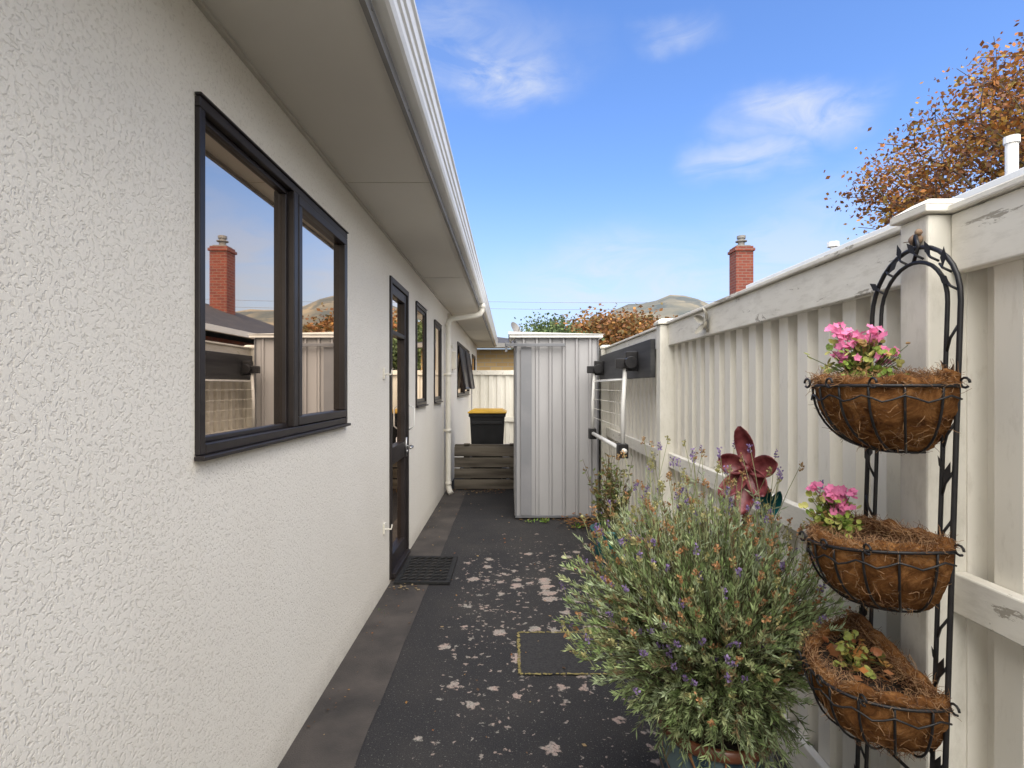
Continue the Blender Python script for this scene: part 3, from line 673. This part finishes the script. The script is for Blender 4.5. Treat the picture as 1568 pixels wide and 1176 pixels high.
for k in range(7):
    g=math.pi*(k+.7)/8; z=1.527+.121*math.sin(g); y=YC-.121*math.cos(g)
    mb.leaf(Vector((FX(z)-.006,y,z)),Vector((0,U(-1,1),.6)),.045,.018,0,nrm=Vector((-1,0,0))); mb.tube([(FX(z),y-.016,z-.012),(FX(z)-.006,y,z),(FX(z),y+.016,z+.012)],.0028,5)
for z in (.2,.5): mb.tube([(FX(z),YC-.138,z),(FX(z),YC+.138,z)],.004,6)
for (x,y,z) in ((FX(1.66)-.0,YC,1.665),):
    mb.tube([(x,y,z-.03),(x-.004,y-.02,z),(x,y-.006,z+.028),(x+.008,y+.008,z+.01)],.0045,6)
mb.build('arched_frame',m_black,ps,True)
mb=MB(); c=Vector((.94,1.285,1.69)); mb.ball(c,.012,.018,.013); mb.ball(c+Vector((-.004,-.015,.013)),.008); mb.leaf(c+Vector((-.004,-.022,.013)),Vector((-.2,-1,0)),.012,.005); mb.leaf(c+Vector((0,.014,0)),Vector((0,1,.1)),.028,.014,nrm=Vector((0,0,1)))
mb.build('bird_finial',M('finial_terracotta',(.22,.14,.09),(.32,.22,.14),scale=60,rough=.7),ps,True)
def basket(idx,zr,h,a=.19,bb=.148,tilt=0,fill=.0,ty=0):
    X0=FX(zr)-.006
    def P(th,ph,k=1.0):
        r=math.cos(ph)**.75*k; x=X0-a*math.cos(th)*r; y=YC+bb*math.sin(th)*r
        return Vector((x,y,zr-h*math.sin(ph)*k+tilt*(X0-x)+ty*(y-YC)))
    mb=MB(); nt_,np_=48,18; n=len(mb.v)
    for i in range(nt_+1):
        th=-math.pi/2+math.pi*i/nt_
        for j in range(np_+1):
            ph=math.radians(88)*j/np_; p=P(th,ph)
            d=.008*noise.noise(p*45)+.008*noise.noise(p*14)
            nn=(p-Vector((X0,YC,zr))).normalized(); p=p+nn*d
            if j==0: p.z+=.010+.012*noise.noise(p*30)
            mb.v.append(tuple(p))
    for i in range(nt_):
        for j in range(np_):
            q=n+i*(np_+1)+j; mb.f.append((q,q+1,q+np_+2,q+np_+1)); mb.m.append(0); mb.c.append((1,1,1))
    back=[P(-math.pi/2,math.radians(88)*j/10) for j in range(11)]+[P(math.pi/2,math.radians(88)*j/10) for j in range(10,-1,-1)]
    mb.face(back)
    rp=[]
    for i in range(40):
        th=-math.pi/2+math.pi*i/39; p=P(th,0,.95); rp.append(p+Vector((0,0,.004+.014*noise.noise(p*30))))
    mb.tube(rp,.014,8)
    rp=[Vector((X0-.012,YC+bb*(-1+2*i/19),zr+ty*bb*(-1+2*i/19)+.012+.020*noise.noise(Vector((i*.5,zr*9,0))))) for i in range(20)]; mb.tube(rp,.017,8)
    mb.build('basket_%d_coir_liner'%idx,m_coir,ps,True)
    mb=MB(); n=len(mb.v); K=14
    for i in range(K+1):
        th=-math.pi/2+math.pi*i/K
        for j in range(8):
            p=Vector((X0,YC,zr-.012)).lerp(P(th,0,.93)+Vector((0,0,-.012)),j/7); p.z+=fill*(1-(j/7)**2)+.016*noise.noise(p*40); mb.v.append(tuple(p))
    for i in range(K):
        for j in range(7): q=n+i*8+j; mb.f.append((q,q+1,q+9,q+8)); mb.m.append(0); mb.c.append((1,1,1))
    mb.build('basket_%d_soil'%idx,m_soil,ps,True)
    mb=MB()
    def fib(p,dv,L,cw):
        pts=[p]; q=p.copy(); d=dv.normalized()
        for k in range(4):
            d=(d+Vector((U(-1,1),U(-1,1),U(-1,1)))*.6).normalized(); q=q+d*L/4; pts.append(q.copy())
        mb.tube(pts,.0006,3,0,cw,.0004,False)
    cc=[(.20,.11,.06),(.28,.16,.08),(.12,.06,.035),(.36,.22,.12)]
    for k in range(1100):
        th=U(-math.pi/2,math.pi/2); p=P(th,0,.97)+Vector((random.gauss(0,.008),random.gauss(0,.008),random.gauss(.008,.008)))
        fib(p,Vector((-math.cos(th)*U(-.8,.8),math.sin(th)*U(-.8,.8),U(-.3,.7))),U(.012,.032),random.choice(cc))
    for k in range(900):
        p=Vector((X0-U(.0,.04),YC+U(-bb,bb),zr+U(-.005,.03))); p.z+=ty*(p.y-YC); fib(p,Vector((U(-1,.1),U(-1,1),U(-.3,.7))),U(.012,.035),random.choice(cc))
    for k in range(350):   # loose fibres lying over the soil
        th=U(-math.pi/2,math.pi/2); rr=U(.3,.95); p=Vector((X0,YC,zr)).lerp(P(th,0,.95),rr); fib(p,Vector((U(-1,1),U(-1,1),U(-.1,.3))),U(.015,.04),random.choice(cc))
    for k in range(420):
        th=U(-math.pi/2,math.pi/2); ph=U(0,1.3); p=P(th,ph,1.01); o=Vector((U(-1,1),U(-1,1),U(-1,1))); nn=(p-Vector((X0,YC,zr))).normalized(); o=o-nn*o.dot(nn)*.9
        fib(p,o,U(.015,.035),random.choice(cc))
    mb.build('basket_%d_fibres'%idx,m_fib,ps)
    mb=MB()
    mb.tube([P(-math.pi/2+math.pi*i/30,0,1.045) for i in range(31)],.0036,7)
    mb.tube([P(-math.pi/2+math.pi*i/30,.06,1.055)+Vector((0,0,-.018+.007*math.sin(i*1.6))) for i in range(31)],.0022,6)
    for k in range(9):
        th=-math.pi/2+math.pi*(k+.5)/9
        mb.tube([P(th,math.radians(86)*j/10,1.045) for j in range(11)],.0026,6)
    mb.tube([P(-math.pi/2+math.pi*i/24,1.30,1.045) for i in range(25)],.0024,6)
    for sg in (-1,1):
        for q,(th,) in enumerate(((sg*math.pi/2,),(sg*.75,),(sg*.25,))):
            c=P(th,0,1.06); mb.tube([c+Vector((-.004*q,sg*(.006+.012*math.cos(g)),.010*math.sin(g)+.006)) for g in [x*.6 for x in range(10)]],.0026,6)
    mb.build('basket_%d_wire'%idx,m_black,ps,True)
    return X0
def geranium(idx,c,n_leaf,n_fl,spread,hgt,cols,pink):
    mb=MB(); c=Vector(c)
    for k in range(n_leaf):
        p=c+Vector((random.gauss(0,spread),random.gauss(0,spread),min(hgt*.95,abs(random.gauss(0,hgt*.5))))); kk=U(.7,1.3); cl=random.choice(cols)
        mb.tube([c+Vector((U(-.01,.01),U(-.01,.01),-.02)),(c+p)/2+Vector((0,0,.004)),p],.0012,3,0,(.12,.14,.05),.001,False)
        nn=Vector((U(-.8,.5),U(-1,.5),U(.2,1)))
        for q in range(2): mb.disc(p+Vector((U(-.008,.008),U(-.008,.008),U(-.006,.006))),nn+Vector((U(-.4,.4),U(-.4,.4),0)),U(.005,.010),7,0,(cl[0]*kk,cl[1]*kk,cl[2]*kk),.3)
    for k in range(n_fl):
        hc=c+Vector((random.gauss(0,spread*.8),random.gauss(0,spread*.8),hgt*U(.55,1.25)))
        mb.tube([c,(c+hc)/2,hc],.0014,3,0,(.16,.16,.06),.001,False)
        for q in range(9):
            fc=hc+Vector((random.gauss(0,.009),random.gauss(0,.009),random.gauss(0,.008))); nn=Vector((U(-1,.4),U(-1,.2),U(0,1))).normalized(); a=nn.orthogonal().normalized(); b=nn.cross(a); kk=U(.75,1.2)
            for w in range(5):
                g=2*math.pi*w/5+q; d=a*math.cos(g)+b*math.sin(g)+nn*.25; mb.leaf(fc,d,.0105,.009,0,(pink[0]*kk,pink[1]*kk,pink[2]*kk),nrm=nn)
    mb.build('basket_%d_plant'%idx,m_petal,ps)
glv=[(.26,.36,.07),(.38,.42,.10),(.18,.27,.05),(.42,.26,.10),(.48,.46,.16)]
x=basket(1,1.352,.145); geranium(1,(x-.085,1.29,1.352),260,15,.033,.105,glv,(.80,.24,.44))
x=basket(2,1.005,.15,tilt=-.06,ty=-.08); geranium(2,(x-.105,1.36,1.0),140,10,.024,.085,glv,(.80,.24,.44))
x=basket(3,.725,.16,tilt=-.12,fill=-.02,ty=.16); geranium(3,(x-.09,1.29,.71),80,0,.025,.055,[(.36,.14,.06),(.42,.40,.11),(.28,.32,.08),(.36,.20,.06)],(.5,.1,.2))
mb=MB()
for k in range(30):
    c=Vector((x-U(.02,.14),1.18+U(0,.14),.71+U(0,.03))); mb.leaf(c,Vector((U(-1,1),U(-1,1),U(-.1,.6))),U(.02,.045),U(.012,.022),0,random.choice([(.45,.18,.05),(.28,.12,.05),(.2,.1,.05)]))
mb.build('dead_leaves_in_basket',m_leaf,ps)

# ------------------------------------------------------------------ litter
mb=MB()
def litter(x,y,s,c,z=.008):
    a=U(0,6.28); nn=Vector((U(-.3,.3),U(-.3,.3),1)); mb.leaf(Vector((x,y,z+U(0,.008))),Vector((math.cos(a),math.sin(a),U(-.1,.25))),s,s*.6,0,c,nrm=nn)
lcs=[(.26,.10,.03),(.30,.16,.05),(.15,.08,.04),(.10,.06,.035),(.34,.24,.12)]
for k in range(120): litter(U(-.8,.95),U(1.9,7.1),U(.010,.030),random.choice(lcs))
for k in range(70): litter(U(-.80,-.7),U(1.9,7),U(.008,.02),random.choice(lcs))
for k in range(260): litter(random.gauss(.72,.12),random.gauss(5.40,.12),U(.02,.05),random.choice(lcs),U(.005,.07))
for k in range(60): litter(U(.1,.9),5.6+random.gauss(0,.02),U(.015,.035),random.choice(lcs))
for k in range(120): litter(U(-.78,-.05),random.gauss(7.1,.1),U(.015,.04),random.choice(lcs))
for k in range(16): litter(random.gauss(-.72,.08),3.70+U(-.03,.03),U(.02,.035),(.34,.26,.15))
mb.build('fallen_leaves',m_leaf)
mb=MB()
for (cx,cy,n,s) in ((.35,5.52,26,.05),(.66,5.3,20,.06),(.22,5.5,14,.04),(-.78,3.3,6,.02)):
    for k in range(n): mb.leaf(Vector((cx+U(-.05,.05),cy+U(-.04,.04),.01)),Vector((U(-1,1),U(-1,1),U(.2,1))),s*U(.6,1.3),s*.35,0,random.choice([(.12,.22,.04),(.16,.27,.05),(.2,.25,.06)]))
mb.build('weeds',m_leaf)

# ------------------------------------------------------------------ light
EL,AZ=math.radians(58),math.radians(168)
sdir=Vector((math.sin(AZ)*math.cos(EL),math.cos(AZ)*math.cos(EL),math.sin(EL)))
L=bpy.data.lights.new('sun','SUN'); L.energy=4.7; L.angle=math.radians(70); L.color=(1,.95,.88)
so=bpy.data.objects.new('sun',L); scene.collection.objects.link(so); so.rotation_euler=sdir.to_track_quat('Z','Y').to_euler()
w=bpy.data.worlds.new('World'); scene.world=w; w.use_nodes=True; nt=w.node_tree; bg=nt.nodes['Background']; bg.inputs['Strength'].default_value=.15
sky=nt.nodes.new('ShaderNodeTexSky'); sky.sky_type='NISHITA'; sky.sun_disc=False; sky.sun_elevation=EL; sky.sun_rotation=AZ; sky.air_density=1.0; sky.dust_density=.6; sky.ozone_density=2.5
tc=nt.nodes.new('ShaderNodeTexCoord'); vec=tc.outputs['Generated']
mp=nt.nodes.new('ShaderNodeMapping'); mp.inputs['Scale'].default_value=(1.2,1,3.4); mp.inputs['Rotation'].default_value=(.0,.45,.3); nt.links.new(vec,mp.inputs['Vector'])
wis=nz(nt,mp.outputs['Vector'],6.0,9,.6,.8)
wn=nt.nodes.new('ShaderNodeTexNoise'); wn.inputs['Scale'].default_value=5.5; wn.inputs['Detail'].default_value=5; nt.links.new(vec,wn.inputs['Vector'])
wa=nt.nodes.new('ShaderNodeVectorMath'); wa.operation='MULTIPLY_ADD'; wa.inputs[1].default_value=(.22,.22,.12); nt.links.new(wn.outputs['Color'],wa.inputs[0]); nt.links.new(vec,wa.inputs[2])
wvec=nt.nodes.new('ShaderNodeVectorMath'); wvec.operation='SUBTRACT'; wvec.inputs[1].default_value=(.11,.11,.06); nt.links.new(wa.outputs[0],wvec.inputs[0])
blobs=None
for (x,y,r,k) in ((765,118,7.0,.85),(700,70,11,.4),(1030,42,4.8,.65),(1215,172,5.8,.75),(1145,242,4.6,.65),(1330,300,10,.3),(930,430,12,.6),(1230,410,14,.5)):
    d=Vector(((x-780)/850,1,(592-y)/850)).normalized()
    vm=nt.nodes.new('ShaderNodeVectorMath'); vm.operation='SUBTRACT'; nt.links.new(wvec.outputs[0],vm.inputs[0]); vm.inputs[1].default_value=d
    ms=nt.nodes.new('ShaderNodeVectorMath'); ms.operation='MULTIPLY'; ms.inputs[1].default_value=(.65,1,1.7); nt.links.new(vm.outputs[0],ms.inputs[0])
    ln=nt.nodes.new('ShaderNodeVectorMath'); ln.operation='LENGTH'; nt.links.new(ms.outputs[0],ln.inputs[0])
    mr=nt.nodes.new('ShaderNodeMapRange'); mr.interpolation_type='SMOOTHERSTEP'; mr.inputs[1].default_value=math.radians(r); mr.inputs[2].default_value=0; mr.inputs[3].default_value=0; mr.inputs[4].default_value=k
    nt.links.new(ln.outputs['Value'],mr.inputs[0]); blobs=mr.outputs[0] if blobs is None else math_(nt,'MAXIMUM',blobs,mr.outputs[0])
cm=math_(nt,'MULTIPLY',blobs,ramp(nt,wis,[(.34,0.15),(.60,1.0)]))
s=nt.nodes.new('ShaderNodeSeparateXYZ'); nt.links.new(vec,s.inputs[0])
back=nt.nodes.new('ShaderNodeMapRange'); back.interpolation_type='SMOOTHSTEP'; back.inputs[1].default_value=.35; back.inputs[2].default_value=-.35; back.inputs[3].default_value=0; back.inputs[4].default_value=.9  # unseen bright cloud cover behind the camera, added to light the walls
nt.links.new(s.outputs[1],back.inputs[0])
haze=nt.nodes.new('ShaderNodeMapRange'); haze.interpolation_type='SMOOTHSTEP'; haze.inputs[1].default_value=.36; haze.inputs[2].default_value=.02; haze.inputs[3].default_value=0; haze.inputs[4].default_value=.75
nt.links.new(s.outputs[2],haze.inputs[0])
hs=nt.nodes.new('ShaderNodeHueSaturation'); hs.inputs['Saturation'].default_value=1.15; hs.inputs['Value'].default_value=1.85; nt.links.new(sky.outputs[0],hs.inputs['Color'])
blu=mix(nt,1.0,hs.outputs[0],(.92,.90,1.05),'MULTIPLY')
col=mix(nt,haze.outputs[0],blu,(3.9,4.7,6.0))
col=mix(nt,cm,col,(5.4,5.7,6.3))
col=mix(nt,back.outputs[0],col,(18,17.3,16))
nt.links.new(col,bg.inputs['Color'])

# ------------------------------------------------------------------ camera
cam=bpy.data.cameras.new('camera'); co=bpy.data.objects.new('camera',cam); scene.collection.objects.link(co)
co.location=(0,0,1.35); co.rotation_euler=(math.radians(90),0,0); cam.sensor_width=36; cam.lens=850/1568*36
cam.shift_x=4/1568; cam.shift_y=4/1568; cam.clip_start=.05; cam.clip_end=6000
scene.camera=co
scene.view_settings.view_transform='Standard'; scene.view_settings.look='None'; scene.view_settings.exposure=0
